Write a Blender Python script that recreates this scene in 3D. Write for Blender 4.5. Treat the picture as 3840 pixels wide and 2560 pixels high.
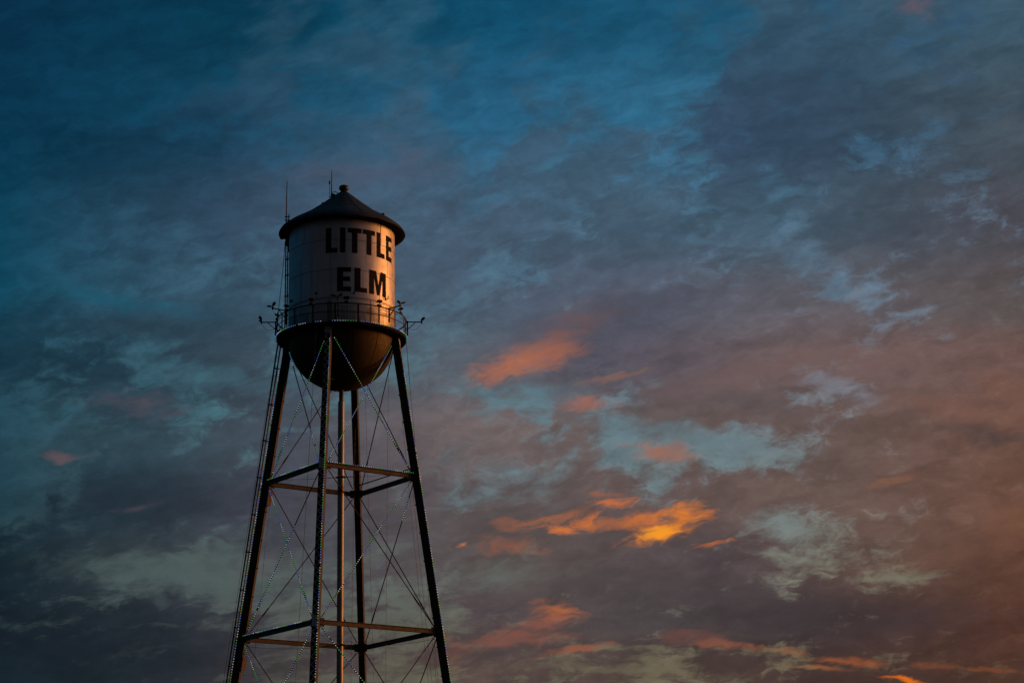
import bpy, math, random
from math import sin, cos, pi, radians, atan2, sqrt
from mathutils import Vector, Matrix, noise as mnoise
random.seed(7)
for o in list(bpy.data.objects): bpy.data.objects.remove(o)
scene = bpy.context.scene
COL = scene.collection

# ------------------------------------------------------------------ camera
# the tower stands on the world origin; the photographer is 136.5 m south of it, eye at 1.6 m
S = 3.6                      # tank radius in metres
EYE = 1.6
def H(z): return EYE + S * z
camd = bpy.data.cameras.new("camera")
cam = bpy.data.objects.new("camera", camd); COL.objects.link(cam)
pitch, yaw, roll = 0.2742026964532103, 0.0843758507590083, -0.017793659358823332
fw = Vector((sin(yaw) * cos(pitch), cos(yaw) * cos(pitch), sin(pitch)))
rt = Vector((cos(yaw), -sin(yaw), 0)); up = rt.cross(fw)
r2 = cos(roll) * rt + sin(roll) * up
u2 = -sin(roll) * rt + cos(roll) * up
cam.matrix_world = Matrix(((r2.x, u2.x, -fw.x, 0), (r2.y, u2.y, -fw.y, -37.92051386609253 * S),
                           (r2.z, u2.z, -fw.z, EYE), (0, 0, 0, 1)))
camd.sensor_width = 36.0; camd.lens = 7853.852842 / 3840 * 36
camd.clip_start = 0.5; camd.clip_end = 20000
scene.camera = cam
scene.render.resolution_x = 1024; scene.render.resolution_y = 682
scene.view_settings.view_transform = 'Standard'; scene.view_settings.look = 'None'
scene.view_settings.gamma = 1.0; scene.view_settings.use_curve_mapping = False
scene.view_settings.exposure = 0.0

# ------------------------------------------------------------------ sun (just setting, north-east of east: right of the frame)
SUN_AZ, SUN_EL = 78.0, 2.0
sd = bpy.data.lights.new("sun", 'SUN'); sd.energy = 3.6; sd.angle = radians(24)
sd.color = (1.0, 0.34, 0.07)
sun = bpy.data.objects.new("sun", sd); COL.objects.link(sun)
sdir = Vector((sin(radians(SUN_AZ)) * cos(radians(SUN_EL)), cos(radians(SUN_AZ)) * cos(radians(SUN_EL)), sin(radians(SUN_EL))))
sun.rotation_euler = sdir.to_track_quat('Z', 'Y').to_euler()

# ------------------------------------------------------------------ sky: procedural dusk sky in azimuth / elevation
def lin(c):
    c = c / 255.0
    return c / 12.92 if c <= 0.04045 else ((c + 0.055) / 1.055) ** 2.4
def rgb(c, a=1.0): return (lin(c[0]), lin(c[1]), lin(c[2]), a)

class NT:
    def __init__(s, tree): s.t = tree; s.n = tree.nodes; s.l = tree.links
    def new(s, typ, **kw):
        nd = s.n.new(typ)
        for k, v in kw.items(): setattr(nd, k, v)
        return nd
    def put(s, sock, v):
        if isinstance(v, bpy.types.NodeSocket): s.l.new(v, sock)
        elif v is not None: sock.default_value = v
    def m(s, op, a, b=None, c=None, clamp=False):
        nd = s.new('ShaderNodeMath', operation=op); nd.use_clamp = clamp
        s.put(nd.inputs[0], a)
        if b is not None: s.put(nd.inputs[1], b)
        if c is not None: s.put(nd.inputs[2], c)
        return nd.outputs[0]
    def vm(s, op, a, b=None):
        nd = s.new('ShaderNodeVectorMath', operation=op); s.put(nd.inputs[0], a)
        if b is not None:
            s.put(nd.inputs['Scale' if op == 'SCALE' else 1], b)
        return nd.outputs['Value' if op in ('LENGTH', 'DOT_PRODUCT') else 'Vector']
    def mix(s, f, a, b, blend='MIX'):
        nd = s.new('ShaderNodeMix', data_type='RGBA', blend_type=blend)
        s.put(nd.inputs[0], f); s.put(nd.inputs[6], a); s.put(nd.inputs[7], b)
        return nd.outputs[2]
    def vec(s, c):       # colour -> vector, spelled out
        a = s.new('ShaderNodeSeparateColor'); s.put(a.inputs[0], c)
        b = s.new('ShaderNodeCombineXYZ')
        for i in range(3): s.put(b.inputs[i], a.outputs[i])
        return b.outputs[0]
    def red(s, c):
        a = s.new('ShaderNodeSeparateColor'); s.put(a.inputs[0], c); return a.outputs[0]
    def dim(s, c, f):    # colour times number
        b = s.new('ShaderNodeCombineColor')
        for i in range(3): s.put(b.inputs[i], f)
        return s.mix(1.0, c, b.outputs[0], 'MULTIPLY')
    def smooth(s, v, a, b, lo=0.0, hi=1.0):
        nd = s.new('ShaderNodeMapRange', interpolation_type='SMOOTHSTEP')
        s.put(nd.inputs[0], v); nd.inputs[1].default_value = a; nd.inputs[2].default_value = b
        nd.inputs[3].default_value = lo; nd.inputs[4].default_value = hi
        return nd.outputs[0]
    def noise(s, vec, scale, detail=4, rough=0.5, dist=0.0, off=None, color=False, stretch=None, rot=0.0):
        if off is not None or stretch is not None or rot:
            mp = s.new('ShaderNodeMapping'); s.put(mp.inputs[0], vec)
            mp.vector_type = 'TEXTURE'
            mp.inputs[1].default_value = off or (0, 0, 0)
            mp.inputs[2].default_value = (0, 0, -rot)
            mp.inputs[3].default_value = tuple(1 / q for q in (stretch or (1, 1, 1)))
            vec = mp.outputs[0]
        nd = s.new('ShaderNodeTexNoise'); nd.noise_dimensions = '3D'
        s.put(nd.inputs['Vector'], vec); nd.inputs['Scale'].default_value = scale
        nd.inputs['Detail'].default_value = detail; nd.inputs['Roughness'].default_value = rough
        nd.inputs['Distortion'].default_value = dist
        return nd.outputs['Color' if color else 'Fac']
    def ramp(s, f, stops, interp='LINEAR'):
        nd = s.new('ShaderNodeValToRGB'); cr = nd.color_ramp; cr.interpolation = interp
        while len(cr.elements) < len(stops): cr.elements.new(0.5)
        for i, (p, c) in enumerate(stops):
            cr.elements[i].position = p
        for i, (p, c) in enumerate(stops):
            cr.elements[i].position = p; cr.elements[i].color = c
        s.put(nd.inputs[0], f)
        return nd.outputs[0]

world = bpy.data.worlds.new("World"); scene.world = world; world.use_nodes = True
W = NT(world.node_tree); W.n.clear()
tc = W.new('ShaderNodeTexCoord')
sep = W.new('ShaderNodeSeparateXYZ'); W.put(sep.inputs[0], tc.outputs['Generated'])
az = W.m('MULTIPLY', W.m('ARCTAN2', sep.outputs[0], sep.outputs[1]), 180 / pi)
el = W.m('MULTIPLY', W.m('ARCSINE', sep.outputs[2]), 180 / pi)
# sky chart: about 1.1 degree to a step, u runs east, v runs down towards the horizon
u = W.m('ADD', W.m('MULTIPLY_ADD', az, 0.90116, 7.8857), W.m('MULTIPLY', el, W.m('MULTIPLY_ADD', az, -0.0041254, 0.00457)))
v = W.m('ADD', W.m('MULTIPLY_ADD', el, -0.872247, 21.73156), W.m('MULTIPLY', az, W.m('MULTIPLY_ADD', az, -0.00201474, 0.00347)))
u = W.m('MINIMUM', W.m('MAXIMUM', u, -12.0), 60.0); v = W.m('MINIMUM', W.m('MAXIMUM', v, -12.0), 40.0)
cmb = W.new('ShaderNodeCombineXYZ'); W.put(cmb.inputs[0], u); W.put(cmb.inputs[1], v)
P = cmb.outputs[0]
def warp(scale, amp, off, stretch, detail=4, base=None):
    c = W.noise(P, scale, detail, 0.55, 0, off, True, stretch, radians(14))
    d = W.vm('SUBTRACT', W.vec(c), (0.5, 0.5, 0.5))
    return W.vm('MULTIPLY', d, amp)
w1 = warp(0.42, (1.7, 1.0, 0), (3.1, 7.7, 0), (0.7, 1.3, 1), 4)
w2 = warp(1.6, (0.75, 0.45, 0), (13.1, 1.7, 4), (0.7, 1.3, 1), 3)
PW = W.vm('ADD', P, W.vm('ADD', w1, w2))
PF = W.vm('ADD', P, W.vm('ADD', W.vm('SCALE', w1, 0.22), W.vm('SCALE', w2, 0.8)))
def UV(p):
    s_ = W.new('ShaderNodeSeparateXYZ'); W.put(s_.inputs[0], p); return s_.outputs[0], s_.outputs[1]
def chart(p, rows):
    """rows: list of (v, [(u, colour)...]) -> smoothly interpolated colour"""
    uu, vv = UV(p)
    f = W.m('MULTIPLY', uu, 1 / 24.0)
    out = None; pv = None
    for (vr, stops) in rows:
        c = W.ramp(f, [(min(max(a / 24.0, 0), 1), cc) for a, cc in stops], 'EASE' if len(stops) > 12 else 'LINEAR')
        out = c if out is None else W.mix(W.smooth(vv, pv, vr), out, c)
        pv = vr
    return out
def crow(v_, *st): return (v_, [(a, rgb(c)) for a, c in st])
clear = chart(PF, [
    crow(0.3, (0, (8, 43, 66)), (6, (8, 53, 74)), (12, (16, 72, 100)), (17.5, (28, 76, 102)), (23.5, (46, 72, 95))),
    crow(2.6, (0, (8, 47, 70)), (5, (16, 60, 83)), (9, (32, 79, 106)), (12, (36, 87, 117)), (15.3, (42, 93, 121)), (23.5, (56, 83, 106))),
    crow(6.4, (0, (12, 62, 83)), (4, (48, 79, 98)), (10, (70, 98, 117)), (15, (76, 106, 127)), (23.5, (88, 102, 117))),
    crow(9.2, (0, (34, 66, 81)), (5, (56, 91, 102)), (11, (78, 103, 112)), (15, (90, 113, 123)), (20, (108, 114, 121)), (23.5, (116, 95, 85))),
    crow(11.2, (0, (30, 58, 70)), (5, (62, 83, 89)), (11, (90, 107, 113)), (17, (96, 113, 117)), (21, (112, 114, 112)), (23.5, (112, 84, 68))),
    crow(13.4, (0, (34, 51, 55)), (4, (68, 80, 80)), (10, (82, 87, 83)), (18, (112, 114, 104)), (20.5, (104, 100, 86)), (23.5, (88, 62, 50))),
    crow(15.7, (0, (38, 49, 51)), (5, (62, 64, 62)), (11, (90, 87, 74)), (16, (98, 90, 73)), (23.5, (82, 67, 54))),
])
cloud = chart(PF, [
    crow(0.3, (0, (4, 50, 70)), (7, (38, 72, 92)), (13, (34, 80, 106)), (18, (46, 74, 94)), (23.5, (54, 78, 94))),
    crow(3.1, (0, (0, 42, 62)), (5, (24, 56, 78)), (9, (48, 80, 102)), (15, (54, 80, 100)), (17, (48, 68, 90)), (20.5, (48, 66, 82)), (23.5, (62, 74, 84))),
    crow(5.1, (0, (8, 52, 72)), (5, (44, 66, 86)), (8, (62, 79, 98)), (13, (62, 82, 100)), (18, (60, 82, 98)), (23.5, (66, 66, 74))),
    crow(7.1, (0, (14, 56, 74)), (4, (42, 68, 84)), (10, (66, 83, 99)), (14.5, (72, 79, 94)), (19, (88, 85, 92)), (23.5, (82, 74, 74))),
    crow(8.3, (0, (20, 48, 62)), (3, (32, 54, 68)), (6, (52, 66, 78)), (10, (76, 86, 96)), (14.5, (75, 72, 83)), (18, (94, 82, 84)), (23.5, (98, 76, 72))),
    crow(10.2, (0, (34, 60, 70)), (4, (46, 64, 74)), (7, (64, 70, 80)), (11, (104, 92, 92)), (15, (88, 77, 76)), (20, (92, 76, 72)), (23.5, (98, 72, 62))),
    crow(11.8, (0, (22, 42, 52)), (3.5, (34, 46, 56)), (6, (58, 60, 70)), (11, (82, 74, 75)), (16, (90, 76, 74)), (20, (95, 77, 71)), (23.5, (97, 69, 58))),
    crow(13.2, (0, (18, 34, 43)), (4, (50, 58, 63)), (7.5, (68, 68, 74)), (12, (82, 73, 71)), (17, (74, 64, 67)), (21, (88, 69, 62)), (23.5, (84, 57, 47))),
    crow(14.5, (0, (18, 29, 37)), (4, (36, 43, 50)), (11, (76, 66, 68)), (15, (68, 62, 63)), (19, (58, 50, 52)), (23.5, (76, 49, 40))),
    crow(15.8, (0, (20, 32, 40)), (4, (32, 38, 44)), (11, (80, 66, 63)), (15, (72, 60, 56)), (19, (64, 49, 46)), (23.5, (70, 48, 40))),
])
DENS = """
1 1 1 1 2 4 5 3 5 5 3 2 3 2 1 3 3 5 7 6 6 6 5 7
1 1 1 3 2 4 5 4 5 6 5 2 4 2 2 2 3 7 8 6 9 7 7 8
0 0 2 3 4 6 7 3 3 6 2 1 3 4 1 2 6 8 6 8 7 7 6 5
4 6 8 7 6 7 6 7 7 7 6 3 7 6 7 5 5 7 7 7 5 6 6 8
3 4 6 6 7 7 7 7 5 7 6 5 6 7 7 6 6 7 4 6 8 8 6 8
2 4 5 5 6 6 6 6 6 6 7 7 6 5 7 7 7 6 4 7 8 7 6 6
1 3 4 4 5 6 6 6 6 7 7 5 5 6 8 8 8 7 5 4 6 8 8 7
6 6 5 7 8 7 6 5 5 5 5 7 9 9 9 9 8 8 8 7 5 5 8 8
8 6 5 5 7 7 6 5 5 4 6 8 9 9 8 8 9 8 9 7 7 8 8 8
3 4 7 7 4 5 7 7 7 7 6 4 3 6 5 7 8 8 6 6 8 8 8 8
3 6 6 7 7 6 7 8 8 8 6 6 7 6 2 5 3 2 4 7 8 8 8 9
2 5 8 9 9 9 9 8 8 7 6 6 5 7 6 5 7 8 7 7 8 8 8 8
5 6 7 7 6 6 7 6 7 7 8 8 8 8 8 8 9 7 5 5 7 6 7 8
9 7 3 2 2 3 4 4 4 5 5 6 7 8 8 8 9 7 6 6 5 5 8 8
7 6 7 8 8 7 5 4 4 3 4 7 7 8 8 9 9 8 9 9 9 9 9 8
9 9 8 8 8 7 6 5 5 4 4 8 7 5 6 5 6 7 6 7 7 7 6 7
""".split('\n')[1:-1]
rows = []
for j, line in enumerate(DENS):
    vals = [int(q) / 9.0 for q in line.split()]
    rows.append((j + 0.5, [(i + 0.5, (d, d, d, 1)) for i, d in enumerate(vals)]))
dens = W.red(chart(PW, rows))
# fractal cloud texture, streaked up to the right
fb1 = W.noise(PF, 0.85, 5, 0.58, 0.25, (5, 2, 1), False, (0.72, 1.3, 1), radians(24))
fb2 = W.noise(PF, 2.3, 5, 0.68, 0.35, (1, 9, 3), False, (0.75, 1.35, 1), radians(10))
ripple = W.noise(PF, 1.9, 4, 0.62, 0.3, (7, 2, 5), False, (0.38, 2.1, 1), radians(3))
ripple = W.m('MULTIPLY', W.m('MULTIPLY_ADD', ripple, 1.5, -0.75), W.smooth(v, 12.0, 15.0, 0.12, 1.0))
patch = W.smooth(W.noise(P, 0.33, 3, 0.5, 0, (9, 9, 1)), 0.38, 0.62, 0.35, 1.25)
tex = W.m('ADD', W.m('MULTIPLY_ADD', fb1, 1.25, -0.625), W.m('MULTIPLY', W.m('MULTIPLY_ADD', fb2, 1.15, -0.575), W.m('MULTIPLY', patch, W.smooth(v, 1.5, 6.0, 0.45, 1.0))))
cov = W.smooth(W.m('ADD', W.m('ADD', dens, ripple), tex), 0.28, 0.76)
sky = W.mix(cov, clear, cloud)
# thickness shading of the clouds themselves and thin bright veil edges
fb3 = W.noise(PF, 1.1, 5, 0.6, 0.4, (8, 3, 6), False, (0.6, 1.5, 1), radians(12))
shade = W.m('MULTIPLY', W.smooth(fb3, 0.3, 0.7, 0.92, 1.21), W.smooth(fb2, 0.3, 0.7, 1.10, 0.91))
sky = W.dim(sky, shade)
# sunlit patches: (u, v, half-length, half-height, tilt deg, colour, strength)
LIT = [
    # long cloud banks and the clear lanes between them
    (3.4, 7.65, 3.0, 0.34, -2, (36, 54, 66), .75), (2.6, 3.9, 2.6, 0.7, 2, (8, 46, 64), .5), (0.5, 13.2, 1.3, 0.45, -12, (22, 36, 45), .8),
    (3.6, 11.6, 2.6, 0.5, 4, (36, 47, 57), .7), (2.2, 15.1, 2.8, 0.62, -3, (24, 32, 40), .85), (18.9, 2.1, 2.0, 0.75, 32, (46, 63, 82), .65),
    (14.8, 7.3, 2.4, 0.5, 14, (70, 69, 82), .6), (20.0, 14.45, 3.6, 0.5, 1, (58, 50, 53), .75), (15.2, 13.75, 3.0, 0.38, -3, (72, 64, 67), .7),
    (23.2, 10.15, 1.3, 0.28, -10, (60, 54, 57), .65), (17.4, 9.35, 1.9, 0.25, -14, (82, 74, 78), .6), (11.5, 14.4, 1.0, 0.2, 6, (68, 60, 64), .7), (11.6, 15.35, .9, .2, 14, (64, 58, 60), .6),
    (12.6, 9.2, 1.5, 0.3, -4, (84, 108, 119), .65), (16.0, 10.2, 2.7, 0.3, -9, (92, 109, 116), .7), (4.3, 13.45, 2.6, 0.42, -4, (72, 85, 84), .8),
    (11.7, 13.65, 1.1, 0.25, 6, (96, 104, 100), .6), (14.6, 15.75, 2.2, 0.12, -2, (102, 94, 76), .6), (4.9, 8.85, 1.9, 0.26, -9, (62, 98, 112), .65),
    (2.6, 7.0, 2.0, 0.25, -8, (24, 82, 102), .6), (10.4, 7.9, 1.2, .25, 8, (76, 100, 112), .5), (16.6, 5.6, 1.5, .1, -6, (76, 104, 126), .45),
    (12.25, 8.45, 1.2, 0.34, 19, (172, 104, 74), .95), (13.0, 8.2, 0.65, 0.32, 15, (162, 96, 72), .75), (11.6, 8.72, 0.6, 0.24, 17, (166, 98, 74), .7),
    (13.4, 7.6, 1.3, 0.5, 25, (104, 80, 80), .7),
    (13.85, 9.43, 0.7, 0.20, 0, (150, 98, 84), .8), (15.6, 10.68, 0.75, 0.22, -8, (150, 98, 80), .9), (15.9, 10.45, 0.3, .2, 20, (136, 92, 80), .6),
    (15.62, 12.48, 0.85, 0.2, 15, (220, 122, 38), 1.0), (15.45, 12.52, 0.42, 0.13, 14, (252, 160, 34), .95),
    (16.1, 12.07, 0.52, 0.23, 22, (222, 122, 38), 1.0), (15.15, 12.2, 0.6, 0.15, 5, (205, 112, 48), .85),
    (14.3, 12.35, 0.7, 0.14, 4, (176, 100, 58), .75), (13.0, 12.22, 0.85, 0.12, 12, (172, 102, 64), .8), (13.65, 12.32, .35, .14, 12, (205, 112, 52), .8),
    (13.2, 12.5, 0.32, 0.13, 0, (212, 116, 50), .9), (14.4, 11.87, 0.5, 0.10, 3, (190, 105, 60), .85), (14.2, 11.65, 0.35, 0.09, 3, (150, 92, 66), .7),
    (16.85, 12.78, 0.42, 0.07, 10, (196, 106, 52), .8), (12.0, 12.9, 0.75, 0.2, -8, (142, 86, 64), .8), (10.87, 12.83, 0.13, 0.06, 0, (206, 116, 60), .9),
    (11.85, 12.35, .35, .13, 0, (150, 90, 66), .7),
    (13.1, 14.38, 0.5, 0.22, -10, (178, 100, 58), .9), (12.6, 14.78, 0.85, 0.2, 12, (138, 82, 64), .75), (12.0, 15.1, 1.3, 0.17, 4, (124, 78, 66), .8),
    (13.6, 15.3, 0.8, 0.11, 10, (136, 78, 60), .8), (17.0, 15.15, 0.8, 0.10, -5, (140, 84, 64), .7), (16.2, 14.95, .8, .2, 0, (112, 72, 62), .6),
    (10.6, 15.4, 0.35, 0.4, 0, (104, 62, 56), .8), (20.0, 15.48, 0.8, 0.08, -5, (152, 84, 48), .7), (21.2, 15.84, 0.6, 0.05, -7, (222, 110, 26), .95), (19.3, 15.62, .6, .05, 0, (152, 92, 52), .6),
    (18.4, 15.25, 0.6, 0.07, -4, (142, 90, 58), .6), (22.7, 15.55, 1.2, .07, -2, (128, 72, 46), .65),
    (23.9, 12.3, .8, 0.6, 0, (116, 78, 56), .45), (22.6, 9.6, 1.7, 0.3, -12, (120, 84, 72), .6), (23.6, 9.1, 1.0, .4, -20, (118, 80, 66), .5),
    (21.0, 11.24, 0.5, 0.07, 14, (136, 92, 68), .6), (17.6, 8.75, 2.2, 0.4, 12, (106, 84, 82), .75), (14.5, 8.82, 0.7, 0.06, 12, (122, 92, 84), .7),
    (3.3, 9.5, 1.1, 0.28, -6, (76, 72, 82), .7), (1.5, 10.68, 0.4, 0.13, 0, (92, 76, 80), .8), (3.1, 11.88, 0.55, 0.09, 8, (66, 62, 70), .7),
    (21.55, 0.15, 0.45, 0.28, -30, (92, 82, 94), .8), (8.4, 4.0, 2.2, 0.35, 3, (74, 78, 96), .6), (9.6, 3.5, .8, .25, -20, (72, 76, 94), .5),
    (6.1, 13.3, .8, .35, 5, (76, 72, 74), .5), (20.5, 8.3, 2.5, .6, 5, (112, 88, 84), .5), (22.4, 12.9, 1.6, .5, 10, (104, 74, 62), .4),
    # gaps where the higher sky shows through
    (18.4, 12.4, 0.7, 0.3, -18, (112, 124, 124), .6), (18.6, 13.1, 0.9, 0.16, -6, (122, 128, 116), .65), (21.2, 13.5, 0.8, 0.13, 5, (114, 112, 98), .75),
    (19.7, 9.0, 0.8, 0.28, -18, (116, 124, 136), .7), (18.4, 4.5, 0.4, 0.15, 12, (72, 114, 138), .6), (12.95, 3.75, .35, .12, 20, (62, 108, 132), .5),
    (20.1, 6.85, .35, .1, 14, (108, 122, 138), .6), (21.5, 7.3, .45, .1, 14, (108, 124, 140), .6), (16.4, 3.6, .35, .12, 22, (58, 108, 132), .5),
    (3.6, 14.0, .5, .15, -20, (72, 84, 86), .5),
]
edge = W.m('MULTIPLY_ADD', W.noise(PF, 2.5, 4, 0.62, 0.5, (4, 4, 2), False, (0.55, 1.6, 1), radians(12)), 1.5, -0.75)
pu, pv = UV(PF)
body = W.smooth(fb3, 0.28, 0.6, 0.62, 1.0)
for (cu, cv, ru, rv, tilt, colr, amt) in LIT:
    ct, st_ = cos(radians(tilt)), sin(radians(tilt)); ru *= 1.55; rv *= 1.55     # u east, v down: tilt lifts the east end
    xx = W.m('MULTIPLY_ADD', pu, ct / ru, W.m('MULTIPLY_ADD', pv, -st_ / ru, -(ct * cu - st_ * cv) / ru))
    yy = W.m('MULTIPLY_ADD', pu, st_ / rv, W.m('MULTIPLY_ADD', pv, ct / rv, -(st_ * cu + ct * cv) / rv))
    d = W.m('SUBTRACT', 1.0, W.m('SQRT', W.m('MULTIPLY_ADD', xx, xx, W.m('MULTIPLY', yy, yy))))
    msk = W.m('MULTIPLY', W.smooth(W.m('MULTIPLY_ADD', edge, 1.3 if rv < .45 else 0.8, d), 0.0, 0.95 if rv < .3 else 1.3, 0.0, amt if rv < .3 else amt * 1.12), body)
    sky = W.mix(msk, sky, rgb(colr))
# warm afterglow round the sunken sun, east of the picture
daz = W.m('ABSOLUTE', W.m('SUBTRACT', az, SUN_AZ))
g1 = W.m('MULTIPLY', W.smooth(daz, 46.0, 0.0), W.smooth(W.m('ABSOLUTE', W.m('SUBTRACT', el, 2.0)), 16.0, 0.0))
glow = W.dim((1.0, 0.36, 0.10, 1), W.m('MULTIPLY', g1, 1.1))
sky = W.mix(1.0, sky, glow, 'ADD')
# the sky behind the photographer, opposite the afterglow, is already plum dark
away = W.m('ABSOLUTE', W.m('SUBTRACT', W.m('ABSOLUTE', W.m('ADD', az, 165.0)), 0.0))
away = W.m('MINIMUM', away, W.m('SUBTRACT', 360.0, away))
sky = W.mix(W.smooth(away, 92.0, 35.0, 0.0, 0.9), sky, (0.015, 0.0145, 0.019, 1))
# the land below the horizon gives nothing back
sky = W.dim(sky, W.smooth(el, -1.0, 1.0, 0.15, 1.0))
bg = W.new('ShaderNodeBackground'); W.put(bg.inputs[0], sky); bg.inputs[1].default_value = 1.12
wo = W.new('ShaderNodeOutputWorld'); W.put(wo.inputs[0], bg.outputs[0])
world.cycles.sampling_method = 'MANUAL'; world.cycles.sample_map_resolution = 512

# ------------------------------------------------------------------ materials
def material(name):
    mt = bpy.data.materials.new(name); mt.use_nodes = True
    n = NT(mt.node_tree); b = mt.node_tree.nodes['Principled BSDF']
    return mt, n, b
def steel(name, c, rough=0.6, metal=0.0, var=0.25, rust=0.0, scale=1.4):
    mt, n, b = material(name)
    t = n.new('ShaderNodeTexCoord').outputs['Object']
    a = n.noise(t, scale, 6, 0.6)
    k = n.smooth(a, 0.3, 0.7, 1 - var, 1 + var)
    colr = n.vm('SCALE', tuple(c), k)
    if rust:
        r = n.smooth(n.noise(t, scale * 2.3, 7, 0.65, 0, (5, 1, 2)), 0.5, 0.68)
        colr = n.mix(n.m('MULTIPLY', r, rust), colr, (0.085, 0.032, 0.014, 1))
    n.put(b.inputs['Base Color'], colr)
    n.put(b.inputs['Roughness'], n.smooth(n.noise(t, scale * 3, 4), 0.3, 0.7, rough - 0.08, min(1, rough + 0.1)))
    b.inputs['Metallic'].default_value = metal
    return mt
M_leg = steel('weathered_steel_paint', (0.022, 0.018, 0.015), 0.7, 0.0, 0.3, 0.4)
M_lace = steel('grey_steel_bars', (0.36, 0.36, 0.35), 0.6, 0.1, 0.15, 0.08)
M_dark = steel('dark_steel', (0.018, 0.017, 0.016), 0.6, 0.3, 0.3, 0.3, 4)
M_rod = steel('rod_steel', (0.035, 0.033, 0.032), 0.6, 0.3, 0.3, 0.2, 4)
M_roof = steel('slate_roof_paint', (0.013, 0.014, 0.018), 0.7, 0.1, 0.22, 0.0, 1.1)
M_under = steel('near_black_steel', (0.008, 0.0075, 0.007), 0.85, 0.0, 0.3, 0.0)  # one near-black matte tone for soffit, fascia and bowl seams
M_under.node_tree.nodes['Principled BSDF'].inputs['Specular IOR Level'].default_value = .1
M_beam = steel('beam_steel_paint', (0.052, 0.038, 0.027), 0.65, 0.0, 0.35, 0.5)
M_vent = steel('vent_metal', (0.05, 0.038, 0.026), 0.5, 0.4, 0.3, 0.5, 3)
M_box = steel('cabinet_paint', (0.30, 0.20, 0.14), 0.55, 0.1, 0.12, 0.2)
M_cable = steel('black_cable', (0.022, 0.022, 0.022), 0.7, 0, 0.1)
M_wire = steel('grey_wire', (0.05, 0.045, 0.04), 0.6, 0.2, 0.1)
M_letter = steel('black_letter_paint', (0.010, 0.009, 0.009), 0.85, 0.0, 0.25, 0.0, 2)
M_letter.node_tree.nodes['Principled BSDF'].inputs['Specular IOR Level'].default_value = 0.15

def jacket_mat():
    mt, n, b = material('insulation_jacket')
    t = n.new('ShaderNodeTexCoord').outputs['Object']
    sp = n.new('ShaderNodeSeparateXYZ'); n.put(sp.inputs[0], t)
    k = n.smooth(n.noise(t, 1.3, 6, .6, 0, None, False, (2, 2, .5)), .3, .7, .78, 1.15)
    colr = n.vm('SCALE', (0.27, 0.25, 0.225), k)
    band = n.m('MULTIPLY', n.smooth(sp.outputs[2], H(7.770), H(7.782)), n.smooth(sp.outputs[2], H(7.922), H(7.910)))
    colr = n.mix(band, colr, (0.20, 0.055, 0.022, 1))
    n.put(b.inputs['Base Color'], colr); b.inputs['Metallic'].default_value = 0.5
    b.inputs['Roughness'].default_value = 0.5
    return mt
M_jacket = jacket_mat()

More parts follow.
